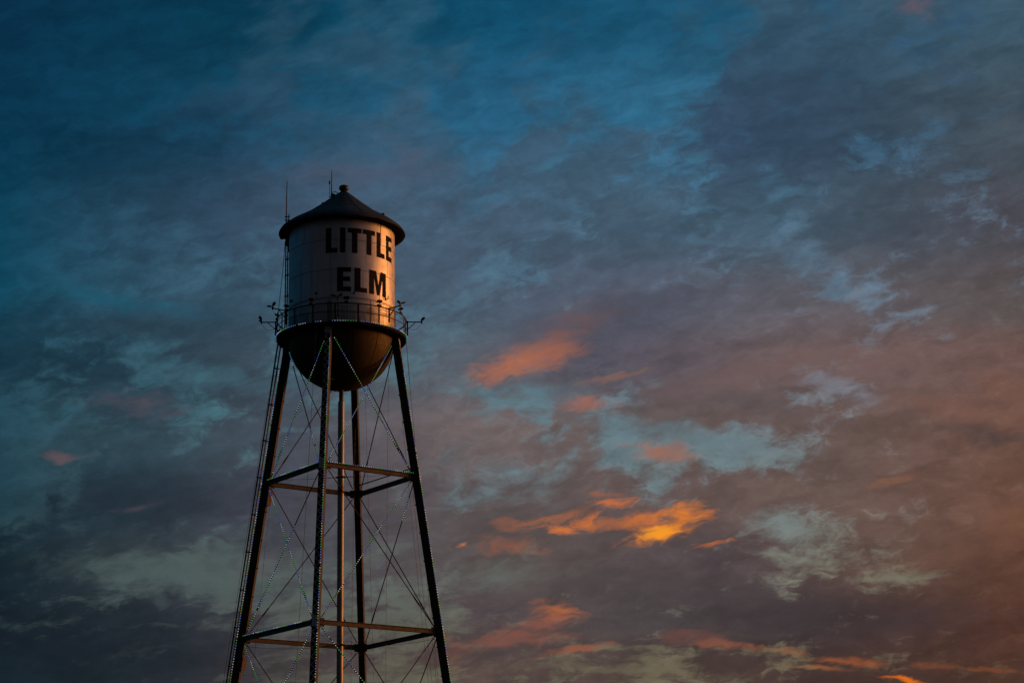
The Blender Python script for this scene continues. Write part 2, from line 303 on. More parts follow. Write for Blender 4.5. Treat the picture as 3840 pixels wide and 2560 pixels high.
def tank_mat(name, base, seams, streak=1.0, rough=0.36, metal=0.75):
    """aluminium paint with lapped plates, rust runs and patches; z in metres, angle from the sun-side"""
    mt, n, b = material(name)
    t = n.new('ShaderNodeTexCoord').outputs['Object']
    sp = n.new('ShaderNodeSeparateXYZ'); n.put(sp.inputs[0], t)
    x, y, z = sp.outputs
    ang = n.m('MULTIPLY', n.m('ARCTAN2', x, n.m('MULTIPLY', y, -1.0)), 180 / pi)
    k = n.smooth(n.noise(t, 0.55, 6, .6), .28, .72, .86, 1.12)
    colr = n.vm('SCALE', base, k)
    # vertical weather streaks
    cmb = n.new('ShaderNodeCombineXYZ'); n.put(cmb.inputs[0], n.m('MULTIPLY', ang, 0.22)); n.put(cmb.inputs[1], n.m('MULTIPLY', z, 0.12))
    st = n.smooth(n.noise(cmb.outputs[0], 1.6, 6, .65), .48, .74, 0, .34 * streak)
    colr = n.mix(st, colr, (0.12, 0.085, 0.06, 1))
    if seams:
        # grime rising from the walkway
        low = n.m('MULTIPLY', n.smooth(z, H(11.27), H(10.80)), n.smooth(n.noise(cmb.outputs[0], 2.6, 7, .7), .38, .64))
        colr = n.mix(n.m('MULTIPLY', low, .45), colr, (0.05, 0.04, 0.034, 1))
        for (a0, a1, z0, z1, amt) in [(-15.5, -13.2, 10.8, 11.22, .85), (-12.2, -10.2, 10.8, 11.2, .7), (31.2, 33.0, 10.8, 11.15, .75), (-62, -56, 10.78, 11.0, .4), (27, 35, 10.95, 11.08, .4), (-41, -39, 10.8, 11.0, .5),(3,4,10.8,10.95,.5),(18,20,10.8,10.9,.5)]:
            mm = n.m('MULTIPLY', n.m('MULTIPLY', n.smooth(ang, a0 - 1.2, a0 + .8), n.smooth(ang, a1 + 1.2, a1 - .8)),
                     n.m('MULTIPLY', n.smooth(z, H(z0) - .15, H(z0) + .1), n.smooth(z, H(z1) + .1, H(z1) - .25)))
            mm = n.m('MULTIPLY', mm, n.smooth(n.noise(t, 9, 4, .7), .3, .6, .45, 1.0))
            colr = n.mix(n.m('MULTIPLY', mm, amt), colr, (0.03, 0.026, 0.024, 1))
        # cleaner overpainted patches
        for (a0, a1, z0, z1, amt) in [(-26, -4.8, 11.30, 11.50, .35), (-26, -19, 11.25, 11.58, .3), (57, 74, 11.12, 11.38, .45)]:
            wz = n.m('ADD', z, n.m('MULTIPLY_ADD', n.noise(t, 1.6, 5), .5, -.25))
            wa = n.m('ADD', ang, n.m('MULTIPLY_ADD', n.noise(t, 1.9, 5, .5, 0, (3, 3, 3)), 9, -4.5))
            mm = n.m('MULTIPLY', n.m('MULTIPLY', n.smooth(wa, a0, a0 + .6), n.smooth(wa, a1, a1 - .6)),
                     n.m('MULTIPLY', n.smooth(wz, H(z0), H(z0) + .08), n.smooth(wz, H(z1), H(z1) - .08)))
            colr = n.mix(n.m('MULTIPLY', mm, amt), colr, (0.62, 0.59, 0.55, 1))
    n.put(b.inputs['Base Color'], colr)
    b.inputs['Metallic'].default_value = metal
    n.put(b.inputs['Roughness'], n.smooth(n.noise(t, 2.4, 5, .6), .3, .7, rough - .05, rough + .08))
    bp = n.new('ShaderNodeBump'); bp.inputs['Strength'].default_value = 0.35; bp.inputs['Distance'].default_value = 0.02
    n.put(bp.inputs['Height'], n.noise(t, 1.1, 3, .5)); n.put(b.inputs['Normal'], bp.outputs[0])
    return mt
M_tank = tank_mat('aluminium_tank_paint', (0.52, 0.485, 0.46), True, 1.4, rough=.43, metal=.72)
M_bowl = tank_mat('grimy_shaded_bowl_paint', (0.036, 0.025, 0.009), False, 1.0, .62, .12)  # tank paint with grime, the bowl's shade darkened into its base colour
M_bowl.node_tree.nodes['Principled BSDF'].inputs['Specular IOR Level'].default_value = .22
def seam_mat():
    mt, n, b = material('plate_seam'); b.inputs['Base Color'].default_value = (0.10, 0.085, 0.075, 1)
    b.inputs['Roughness'].default_value = .6; return mt
M_seam = seam_mat()
def glow_mat(name, c, e):
    mt, n, b = material(name); b.inputs['Base Color'].default_value = (.3, .3, .3, 1)
    b.inputs['Emission Color'].default_value = (*c, 1); b.inputs['Emission Strength'].default_value = e
    return mt
M_led = {'white': glow_mat('white_bulb', (.72, .95, 1.0), .6), 'green': glow_mat('green_bulb', (.12, .95, .25), .45),
         'blue': glow_mat('blue_bulb', (.12, .32, 1.0), .65)}

# ------------------------------------------------------------------ mesh tools
class MB:
    def __init__(s): s.v = []; s.f = []; s.sm = []
    def add(s, vs, fs, smooth=False):
        o = len(s.v); s.v += [tuple(q) for q in vs]
        s.f += [tuple(i + o for i in f) for f in fs]; s.sm += [smooth] * len(fs)
    def box(s, c, ax, ay, az_):     # centre and three half-axis vectors
        c = Vector(c); vs = [c + sx * ax + sy * ay + sz * az_ for sx in (-1, 1) for sy in (-1, 1) for sz in (-1, 1)]
        s.add(vs, [(0, 1, 3, 2), (4, 6, 7, 5), (0, 4, 5, 1), (2, 3, 7, 6), (0, 2, 6, 4), (1, 5, 7, 3)])
    def bar(s, a, b, w, h, side=None):   # rectangular bar from a to b, w along side, h perpendicular
        a = Vector(a); b = Vector(b); d = (b - a)
        side = Vector(side) if side is not None else Vector((0, 0, 1))
        sd_ = (side - d * (side.dot(d) / d.length_squared)).normalized(); nn = d.normalized().cross(sd_)
        s.box((a + b) / 2, d / 2, sd_ * w / 2, nn * h / 2)
    def tube(s, pts, r, n=8, caps=True, radii=None):
        pts = [Vector(p) for p in pts]; rings = []
        ref = None
        for i, p in enumerate(pts):
            d = (pts[min(i + 1, len(pts) - 1)] - pts[max(i - 1, 0)]).normalized()
            if ref is None: ref = Vector((0, 0, 1)) if abs(d.z) < .9 else Vector((1, 0, 0))
            e1 = (ref - d * ref.dot(d)).normalized(); e2 = d.cross(e1); ref = e1
            rr = radii[i] if radii else r
            rings.append([p + rr * (cos(2 * pi * k / n) * e1 + sin(2 * pi * k / n) * e2) for k in range(n)])
        vs = [q for rg in rings for q in rg]; fs = []
        for i in range(len(pts) - 1):
            for k in range(n):
                k2 = (k + 1) % n; fs.append((i * n + k, i * n + k2, (i + 1) * n + k2, (i + 1) * n + k))
        s.add(vs, fs, n > 5)
        if caps:
            s.add(rings[0], [tuple(range(n))[::-1]]); s.add(rings[-1], [tuple(range(n))])
    def lathe(s, prof, n=128, a0=-180, a1=180, c=(0, 0), smooth=True):
        full = abs(a1 - a0 - 360) < 1e-6; cnt = n if full else n + 1
        vs = []
        for k in range(cnt):
            t = radians(a0 + (a1 - a0) * k / n)
            for (r, z) in prof: vs.append((c[0] + r * sin(t), c[1] - r * cos(t), z))
        m_ = len(prof); fs = []
        for k in range(n):
            k2 = (k + 1) % cnt
            for i in range(m_ - 1): fs.append((k * m_ + i, k2 * m_ + i, k2 * m_ + i + 1, k * m_ + i + 1))
        s.add(vs, fs, smooth)
    def build(s, name, mt, parent=None):
        me = bpy.data.meshes.new(name); me.from_pydata(s.v, [], s.f)
        me.polygons.foreach_set('use_smooth', s.sm); me.update()
        me.materials.append(mt)
        o = bpy.data.objects.new(name, me); COL.objects.link(o)
        if parent is not None: o.parent = parent
        return o
def multi(name, items, parent=None):      # one mesh, several materials (surface pattern stays inside its part)
    big = MB(); idx = []
    for i, (mb, _) in enumerate(items): big.add(mb.v, mb.f); idx += [i] * len(mb.f); big.sm[-len(mb.f):] = mb.sm
    o = big.build(name, items[0][1], parent)
    for _, mt_ in items[1:]: o.data.materials.append(mt_)
    o.data.polygons.foreach_set('material_index', idx); return o
def tag(o, label, cat, group=None, kind=None):
    if label: o['label'] = label
    if cat: o['category'] = cat
    if group: o['group'] = group
    if kind: o['kind'] = kind
    return o
def empty(name, loc=(0, 0, 0)):
    o = bpy.data.objects.new(name, None); o.location = loc; COL.objects.link(o); return o
def pol(r, th, z):           # r and z in tank radii, th in degrees from the photographer's side, + to the right
    t = radians(th); return Vector((S * r * sin(t), -S * r * cos(t), H(z)))
def er(th): t = radians(th); return Vector((sin(t), -cos(t), 0))
def et(th): t = radians(th); return Vector((cos(t), sin(t), 0))

# ------------------------------------------------------------------ ground
g = MB(); N = 48
vs = [(0, 0, 0)]; fs = []
radii = [30, 120, 400, 1200, 4000]
for R_ in radii:
    for k in range(N): vs.append((R_ * cos(2 * pi * k / N), R_ * sin(2 * pi * k / N), 0))
for k in range(N): fs.append((0, 1 + k, 1 + (k + 1) % N))
for i in range(len(radii) - 1):
    for k in range(N):
        a = 1 + i * N + k; b_ = 1 + i * N + (k + 1) % N; fs.append((a, a + N, b_ + N, b_))
g.add(vs, fs)
mt, n, b = material('dusk_grass')
t = n.new('ShaderNodeTexCoord').outputs['Object']
n.put(b.inputs['Base Color'], n.mix(n.smooth(n.noise(t, .25, 8, .65), .35, .65), (0.028, 0.036, 0.014, 1), (0.06, 0.055, 0.028, 1)))
b.inputs['Roughness'].default_value = .95
gr = g.build('ground', mt); gr['kind'] = 'structure'

# ------------------------------------------------------------------ water tower
tower = tag(empty('water_tower'), 'silver riveted water tower on four lattice legs with black lettering', 'water tower')
ZR = 10.735                       # walkway level
LEG = [-13.2, 76.8, 166.8, 256.8]
R1, Z1, R2_, Z2 = 1.4074, 8.0398, 1.8207, 5.182
Z3 = 2.0
SL = (R2_ - R1) / (Z1 - Z2)
def legR(z): return R1 + SL * (Z1 - z)
def legP(k, z): return pol(legR(z), LEG[k], z)
NAMES = ['front', 'right', 'back', 'left']

# tank shell
tk = MB(); tk.lathe([(S, H(10.70)), (S, H(12.80))], 160)
# lapped plate seams and rivets
sm = MB()
def ringbar(mb, th0, th1, z, r=1.0, w=.028, h=.007, n=None):
    n = n or max(2, int(abs(th1 - th0) / 2.5))
    for i in range(n):
        a, b_ = th0 + (th1 - th0) * i / n, th0 + (th1 - th0) * (i + 1) / n
        mb.bar(pol(r, a, z) + er(a) * .002, pol(r, b_, z) + er(b_) * .002, h * 2, w, er((a + b_) / 2))
for z in (12.367, 11.79, 11.246): ringbar(sm, -180, 180, z, w=.03, h=.006)
for z0, z1, angs in [(12.367, 12.77, (-44.6, 45.1, 135, 225)), (11.79, 12.367, (58, 148, 238)), (11.246, 11.79, (-47.7, 44.5, 135, 225)), (10.74, 11.246, (-57.5, -12, 32.2, 122, 212))]:
    for a in angs:
        sm.bar(pol(1.0, a, z0) + er(a) * .002, pol(1.0, a, z1) + er(a) * .002, .008, .022, er(a))
rv = MB()
def rivet(a, z):
    c = pol(1.0, a, z) + er(a) * .004; rv.box(c, er(a) * .010, et(a) * .012, Vector((0, 0, .012)))
for a in [q * 1.15 for q in range(-80, 80)]:
    rivet(a, 11.262); rivet(a, 11.230)
for a in (45.1,):
    for i in range(40): rivet(a + .9, 12.38 + i * .011)
for a in (44.5,):
    for i in range(26): rivet(a, 11.27 + i * .022)
for a in (31.6, 32.9, -12.6, -11.4, -57.5):
    for i in range(24): rivet(a, 10.78 + i * .019)
shell = multi('tank', [(tk, M_tank), (sm, M_seam), (rv, M_seam)], tower)

# lettering painted on the shell, built as thin film standing just proud of it
def glyph(ch, a0, a1, z1, z0):
    w = a1 - a0; h = z1 - z0
    def P_(fx, fz): return (a0 + w * fx, z1 - h * fz)
    R_ = []
    if ch == 'L': sw = .47; R_ = [(0, 0, sw, 1), (sw, .81, 1, 1)]
    if ch == 'I': R_ = [(0, 0, 1, 1)]
    if ch == 'T': R_ = [(0, 0, 1, .19), (.30, .19, .695, 1)]
    if ch == 'E': R_ = [(0, 0, .42, 1), (.42, 0, 1, .19), (.42, .39, .94, .58), (.42, .81, 1, 1)]
    mb = MB()
    def quad(p):     # p: 4 (fx,fz) corners, order tl,tr,br,bl ; subdivide along angle
        n_ = 8
        for i in range(n_):
            s0, s1 = i / n_, (i + 1) / n_
            def L_(a, b, s_): return (a[0] + (b[0] - a[0]) * s_, a[1] + (b[1] - a[1]) * s_)
            c = [L_(p[0], p[1], s0), L_(p[0], p[1], s1), L_(p[3], p[2], s1), L_(p[3], p[2], s0)]
            vs = []
            for d in (.0035, .012):
                for q in c:
                    a, z = P_(*q); vs.append(pol(1.0, a, z) + er(a) * d)
            mb.add(vs, [(3, 2, 1, 0), (4, 5, 6, 7), (0, 1, 5, 4), (1, 2, 6, 5), (2, 3, 7, 6), (3, 0, 4, 7)])
    for (x0, y0, x1, y1) in R_: quad([(x0, y0), (x1, y0), (x1, y1), (x0, y1)])
    if ch == 'M':
        quad([(0, 0), (.25, 0), (.25, 1), (0, 1)]); quad([(.75, 0), (1, 0), (1, 1), (.75, 1)])
        quad([(.25, 0), (.365, 0), (.5, .60), (.25, .26)])
        quad([(.25, .26), (.5, .60), (.5, 1), (.42, 1)]); quad([(.635, 0), (.75, 0), (.75, .26), (.5, .60)])
        quad([(.5, .60), (.75, .26), (.58, 1), (.5, 1)])
    o = mb.build('letter', M_letter, shell)
for ch, a0, a1 in [('L', -17.3, -4.73), ('I', -2.2, 3.65), ('T', 6.0, 21.2), ('T', 22.74, 37.6), ('L', 40.06, 52.4), ('E', 55.2, 68.2)]:
    glyph(ch, a0, a1, 12.597, 12.112)
for ch, a0, a1 in [('E', -5.0, 9.8), ('L', 13.5, 27.6), ('M', 30.4, 54.8)]:
    glyph(ch, a0, a1, 11.830, 11.368)
# small lugs left on the shell
for a, z in [(-28.05, 11.354), (-68.8, 11.363), (13.2, 11.342)]:
    lg = MB(); lg.box(pol(1.0, a, z) + er(a) * .05, er(a) * .06, et(a) * .035, Vector((0, 0, .08))); lg.build('lug', M_dark, shell)
hk = MB(); a = 54.4; p = pol(1.0, a, 11.34)
hk.bar(p, p + er(a) * .22, .05, .05); hk.bar(p + er(a) * .20, p + er(a) * .20 + Vector((0, 0, .2)), .05, .05, er(a)); hk.bar(p + Vector((0, 0, -.08)), p + Vector((0, 0, .12)) , .06, .10, er(a))
hk.build('bracket', M_dark, shell)

# hemispherical bowl
bw = MB(); prof = []
for i in range(33):
    a = pi / 2 * i / 32; prof.append((max(S * cos(a) * .9985, .02), H(10.735) - S * 0.985 * sin(a)))
bw.lathe(prof[::-1], 160)
bs = MB()
for k in range(12):
    a = 12 + k * 30
    pts = [Vector((prof[i][0] * sin(radians(a)), -prof[i][0] * cos(radians(a)), prof[i][1])) for i in range(0, 29, 2)]
    for i in range(len(pts) - 1):
        bs.bar(pts[i], pts[i + 1], .045, .012, et(a))
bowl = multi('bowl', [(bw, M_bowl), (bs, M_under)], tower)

# roof: bell-cast cone with drooping rim; rim is notched where the ladder goes through
APX = Vector((.10, 0, 0))
rf = MB()
rp = [(.05, 13.66), (.20, 13.545), (.45, 13.345), (.69, 13.165), (.86, 13.06), (.99, 12.985), (1.10, 12.905), (1.165, 12.85), (1.19, 12.81), (1.197, 12.775)]
def lean(z): return .03 * max(0, (z - 12.9) / .76)
nr = 96
def roof_part(i0, i1, a0, a1, n_):
    vs = []; fs = []
    for k in range(n_ + 1):
        a = a0 + (a1 - a0) * k / n_; t = radians(a)
        wob = 1 + .003 * sin(9 * t) + .002 * sin(17 * t + 1)
        for i in range(i0, i1 + 1):
            r, z = rp[i]; vs.append((S * r * wob * sin(t) + S * lean(z), -S * r * wob * cos(t), H(z)))
    m_ = i1 - i0 + 1
    for k in range(n_):
        for i in range(m_ - 1): fs.append((k * m_ + i, k * m_ + i + 1, (k + 1) * m_ + i + 1, (k + 1) * m_ + i))
    rf.add(vs, fs, True)
roof_part(0, 6, -180, 180, 144)
roof_part(6, 9, -102, 246, 140)
so = MB(); so.lathe([(S * .99, H(12.772)), (S * 1.07, H(12.772)), (S * 1.188, H(12.769)), (S * 1.199, H(12.79))], 140, -102, 246)
rs = MB()
for k in range(12):
    a = 20 + k * 30
    pts = []
    for r, z in rp[:8]: pts.append(Vector((S * r * sin(radians(a)) + S * lean(z), -S * r * cos(radians(a)), H(z) + .012)))
    for i in range(len(pts) - 1): rs.bar(pts[i], pts[i + 1], .05, .014, et(a))
roof = multi('roof', [(rf, M_roof), (rs, M_roof)], tower)
so.build('soffit', M_under, roof)
for r, a, z in [(.60, -95, 13.25), (.62, -92, 13.235), (.36, -95, 13.43), (.885, 60, 13.06), (.58, -93, 13.26)]:
    c = pol(r, a, z); rl = MB(); rl.box(c, er(a) * .12, et(a) * .06, Vector((0, 0, .07))); rl.build('roof_lug', M_dark, roof)
vt = MB(); cx = S * .031
vt.lathe([(.19, H(13.60)), (.175, H(13.672)), (.20, H(13.675)), (.315, H(13.70)), (.34, H(13.726)), (.335, H(13.75)), (.29, H(13.772)), (.17, H(13.787)), (.001, H(13.79))], 36, c=(cx, 0))
vt.tube([(cx, 0, H(13.785)), (cx, 0, H(13.815))], .012, 5)
vt.build('roof_vent', M_vent, roof)
ht = MB()
c0 = pol(.185, -100, 13.60)
ht.tube([c0, c0 + Vector((.02, 0, .22)), c0 + Vector((.18, 0, .27)), c0 + Vector((.36, 0, .14))], .03, 6)
ht.box(pol(.17, -95, 13.59), er(-95) * .14, et(-95) * .16, Vector((0, 0, .05)))
ht.build('roof_hatch', M_dark, roof)

# walkway: floor, fascia girder, railing
fl = MB(); fl.lathe([(S * 1.0, H(ZR)), (S * 1.205, H(ZR))], 144)
fl.lathe([(S * 1.205, H(ZR) - .02), (S * 1.0, H(ZR) - .02)], 144)
walk = fl.build('walkway', M_leg, tower)
fa = MB(); fa.lathe([(S * 1.215, H(10.682)), (S * 1.215, H(10.737)), (S * 1.205, H(10.737)), (S * 1.205, H(10.688)), (S * 1.03, H(10.665)), (S * 1.03, H(10.682)), (S * 1.215, H(10.682))], 144, smooth=False)
fa.build('fascia', M_under, walk)
rail = MB()
def circ(mb, r, z, rad, n=120, a0=-180, a1=180):
    mb.tube([pol(r, a0 + (a1 - a0) * i / n, z) for i in range(n + 1)], rad, 7, caps=False)
circ(rail, 1.21, 11.075, .046); circ(rail, 1.21, 10.918, .026)
railing = rail.build('railing', M_dark, tower)
for k in range(18):
    a = -5.6 + 20 * k
    pm = MB(); pm.bar(pol(1.21, a, 10.74), pol(1.21, a, 11.07), .13, .012, et(a)); pm.bar(pol(1.205, a, 10.74), pol(1.205, a, 11.07), .06, .012, er(a))
    pm.build('post', M_leg, railing)
for a in (14, 78, 97, -82):
    kb = MB(); kb.bar(pol(1.21, a, 10.80), pol(1.03, a + 5, 10.74), .05, .02); kb.build('rail_brace', M_dark, railing)

# lattice legs
def leg(k):
    th = LEG[k]; eR, eT = er(th), et(th)
    top, bot = legP(k, 10.72), legP(k, (0.35 - EYE) / S)
    d = (top - bot); L = d.length; dn = d.normalized()
    oN = (eR - dn * eR.dot(dn)).normalized()
    w, dep = .385, .45
    m_ = MB()
    for s_ in (-1, 1):      # two side channels
        off = eT * (s_ * w / 2)
        m_.bar(bot + off, top + off, .022, dep, eT)
        for o_ in (-1, 1):
            o2 = oN * (o_ * (dep / 2 + .008)) + eT * (s_ * (w / 2 - .032))
            m_.bar(bot + o2, top + o2, .088, .016, eT)
    m_.bar(bot - oN * (dep / 2 + .024), top - oN * (dep / 2 + .024), w + .04, .014, eT)   # inner cover plate
    pg = MB(); z = 9.6
    while z > 3.5:
        c = legP(k, z) - oN * (dep / 2 + .05); pg.box(c, eT * .1, oN * .05, Vector((0, 0, .03))); z -= .52
    o = multi('leg', [(m_, M_leg), (pg, M_dark)], tower)
    lc = MB(); step = .262; i = 0; s_ = 0.3
    while s_ + step < L:
        a_ = bot + dn * s_; b_ = bot + dn * (s_ + step)
        sg = 1 if i % 2 else -1
        dz = oN * (dep / 2 + .024)
        lc.bar(a_ + dz - eT * (sg * .15), b_ + dz + eT * (sg * .15), .055, .012, eT if False else oN.cross(b_ - a_ + eT * sg * .3))
        s_ += step; i += 1
    lc.build('lacing', M_lace, o)
    for z in (Z1, Z2, Z3, 10.60):
        bt = MB()
        c = legP(k, z) + oN * (dep / 2 + .037)
        hgt = .36 if z < 10 else .22
        bt.bar(c - dn * hgt, c + dn * hgt, w + .012, .012, eT); bt.build('batten_plate', M_lace, o)
    for z in (Z1, Z2, Z3):          # gusset wings towards both neighbours
        rvts = MB()
        for nb in ((k + 1) % 4, (k - 1) % 4):
            q = legP(k, z); dd = (legP(nb, z) - q).normalized()
            rvts.bar(q + dd * .10 - Vector((0, 0, .36)), q + dd * .10 + Vector((0, 0, .36)), .05, .45, dd.cross(Vector((0, 0, 1))))
            rvts.bar(q + dd * .45 - Vector((0, 0, .27)), q + dd * .45 + Vector((0, 0, .27)), .03, .32, dd.cross(Vector((0, 0, 1))))
        rvts.build('gusset', M_leg, o)
    ft = MB(); c = Vector((bot.x, bot.y, 0))
    ft.box(c + Vector((0, 0, .16)), Vector((.7, 0, 0)), Vector((0, .7, 0)), Vector((0, 0, .19)))
    ft.build('footing', steel('concrete', (.3, .29, .27), .9, 0, .15), o)
    return o
for k in range(4): leg(k)

# horizontal beams (H sections) at three levels
for z in (Z1, Z2, Z3):
    for k in range(4):
        a, b_ = legP(k, z), legP((k + 1) % 4, z); d = (b_ - a).normalized(); a = a + d * .22; b_ = b_ - d * .22
        sd_ = d.cross(Vector((0, 0, 1))).normalized(); upv = Vector((0, 0, 1))
        bm_ = MB()
        bm_.bar(a, b_, .26, .016, upv)
        bm_.bar(a + upv * .138, b_ + upv * .138, .20, .016, sd_)
        bm_.bar(a - upv * .138, b_ - upv * .138, .20, .016, sd_)
        bm_.build('beam', M_beam, tower)

# brace rods with turnbuckles: an X in each face of each panel
PAN = [(10.60, Z1), (Z1, Z2), (Z2, Z3)]
RODS = {}
for pi_, (zt, zb) in enumerate(PAN):
    for k in range(4):
        k2 = (k + 1) % 4
        for (ka, kb_) in ((k, k2), (k2, k)):    # from leg ka at the top to leg kb at the bottom
            ta, bb = legP(ka, zt - (.0 if pi_ == 0 else .10)), legP(kb_, zb + .10)
            ta = ta + (legP(kb_, zt) - ta).normalized() * (.15 if pi_ == 0 else .42)
            bb = bb + (legP(ka, zb) - bb).normalized() * .42
            d = bb - ta; sn = 1 if ka == k else -1
            out = er((LEG[k] + 45)) * (.035 * sn); ta += out; bb += out
            rb = MB(); rb.tube([ta, bb], .034, 7)
            q = ta + d * .84; dn = d.normalized()
            rb.tube([q - dn * .42, q - dn * .28, q + dn * .28, q + dn * .42], .05, 7, radii=[.03, .055, .055, .03])
            rb.build('brace_rod', M_rod, tower)
            RODS[(pi_, ka, kb_)] = (ta, bb)
# stiff strut above the back-right beam
st = MB(); a, b_ = legP(2, Z1 + .17), legP(1, Z1 + .17)
st.tube([a, b_], .042, 8); st.build('strut', M_rod, tower)

# riser pipe in the middle, with insulation jacket
rp_ = MB(); rp_.tube([(0, 0, 0.1), (0, 0, H(9.85))], .148, 24)
riser = rp_.build('riser_pipe', M_leg, tower)
jk = MB()
z = H(9.52); jr = .212
prof = []
zz = z
jk.lathe([(jr * .72, z + .03), (jr - .01, z + .02), (jr, z)], 28)
i = 0
while zz > .3:
    z2 = max(zz - .57, .3); rr = jr + (.0035 if i % 2 else 0)
    jk.lathe([(rr, zz), (rr, z2)], 28); jk.lathe([(rr + .007, z2 + .02), (rr + .007, z2 - .02)], 28)
    zz = z2; i += 1
pn = MB(); zz = H(9.45); i = 0
while zz > 10:
    pn.bar((-.2, -.02, zz), (-.30 - .05 * (i % 3 == 0), -.02, zz + .01), .012, .012); zz -= .57 * (1 if i % 4 else 2) ; i += 1
jacket = multi('pipe_jacket', [(jk, M_jacket), (pn, M_dark)], riser)
for z in (8.091, 5.01):
    cb = MB(); cb.lathe([(.235, H(z) - .07), (.26, H(z) - .05), (.26, H(z) + .05), (.235, H(z) + .07)], 28)
    for k in range(4):
        cb.box(Vector((0, 0, H(z))) + er(LEG[k]) * .28, er(LEG[k]) * .06, et(LEG[k]) * .04, Vector((0, 0, .05)))
    col_ = cb.build('pipe_collar', M_dark, riser)
    for k in range(4):
        a = Vector((0, 0, H(z))) + er(LEG[k]) * .3; b_ = legP(k, z + (.02 if z > 6 else .06))
        sag = .05 if z > 6 else .22
        pts = [a.lerp(b_, q / 16) - Vector((0, 0, sag * 4 * (q / 16) * (1 - q / 16))) for q in range(17)]
        tm = MB(); tm.tube(pts, .011, 5); tm.tube([a, a.lerp(b_, .13) - Vector((0, 0, sag * .3))], .024, 6)
        tm.build('tie_rod', M_wire, tower)
# small bracket and strut under the bowl
bk = MB(); c = pol(.12, -60, 9.86)
bk.tube([Vector((-.38, -.3, H(9.80))), Vector((-.40, -.3, H(9.70)))], .05, 7)
bk.build('drain_stub', M_dark, tower); bk = MB()
bk.tube([legP(0, 9.66) + Vector((.15, 0, 0)), Vector((-.42, -1.4, H(9.86)))], .03, 6)
bk.build('drain_bracket', M_dark, tower)

# ladders
def ladder(name, A, B, side, w=.36, pitch_=.31, rad=.022, out=None, ties=None):
    A = Vector(A); B = Vector(B); side = side.normalized(); d = B - A
    m_ = MB()
    for s_ in (-1, 1): m_.bar(A + side * (s_ * w / 2), B + side * (s_ * w / 2), .085, .06, side)
    n_ = int(d.length / pitch_)
    for i in range(n_):
        c = A + d * ((i + .5) / n_); m_.tube([c - side * w / 2, c + side * w / 2], .012, 5, caps=False)
    if out is not None:
        for q in ties:
            c = A + d * q
            for s_ in (-1, 1): m_.bar(c + side * (s_ * w / 2), c + side * (s_ * w / 2) + out, .05, .04)
            m_.bar(c - side * (w / 2 + .12), c + side * (w / 2 + .12), .05, .05)
    return m_.build(name, M_dark, tower)
LT = -108.0
ladder('tank_ladder', pol(1.105, LT, 10.74), pol(1.105, LT, 13.20), et(LT + 42), .36, .31, out=-er(LT) * .36, ties=[.06, .22, .38, .55, .68, .80])
thl = LEG[3]; oo = er(thl) * .30
lsd = (et(thl) + er(thl) * .28)
ladder('leg_ladder', legP(3, (0.3 - EYE) / S) + oo * 1.3, legP(3, 10.70) + oo * 2.1, lsd, .36, .34, out=-er(thl) * .28, ties=[i / 16 + .02 for i in range(16)])
hp = MB()
c = legP(3, 10.5) + er(thl) * .28 + et(thl) * -.1
hp.tube([c + Vector((0, 0, .4)), c - Vector((0, 0, .35)), c - er(thl) * .1 - Vector((0, 0, .55)), c - er(thl) * .45 - Vector((0, 0, .58))], .04, 7)
hp.build('overflow_bend', M_dark, tower)
# dark hatch box on top of the ladder, under the eave
hb = MB(); c = pol(1.06, -108, 12.70); hb.box(c, er(-108) * .20, et(-108) * .18, Vector((0, 0, .10)))
hb.box(pol(1.03, -104, 12.60), er(-104) * .1, et(-104) * .15, Vector((0, 0, .25)))
hb.build('cable_box', M_dark, tower)

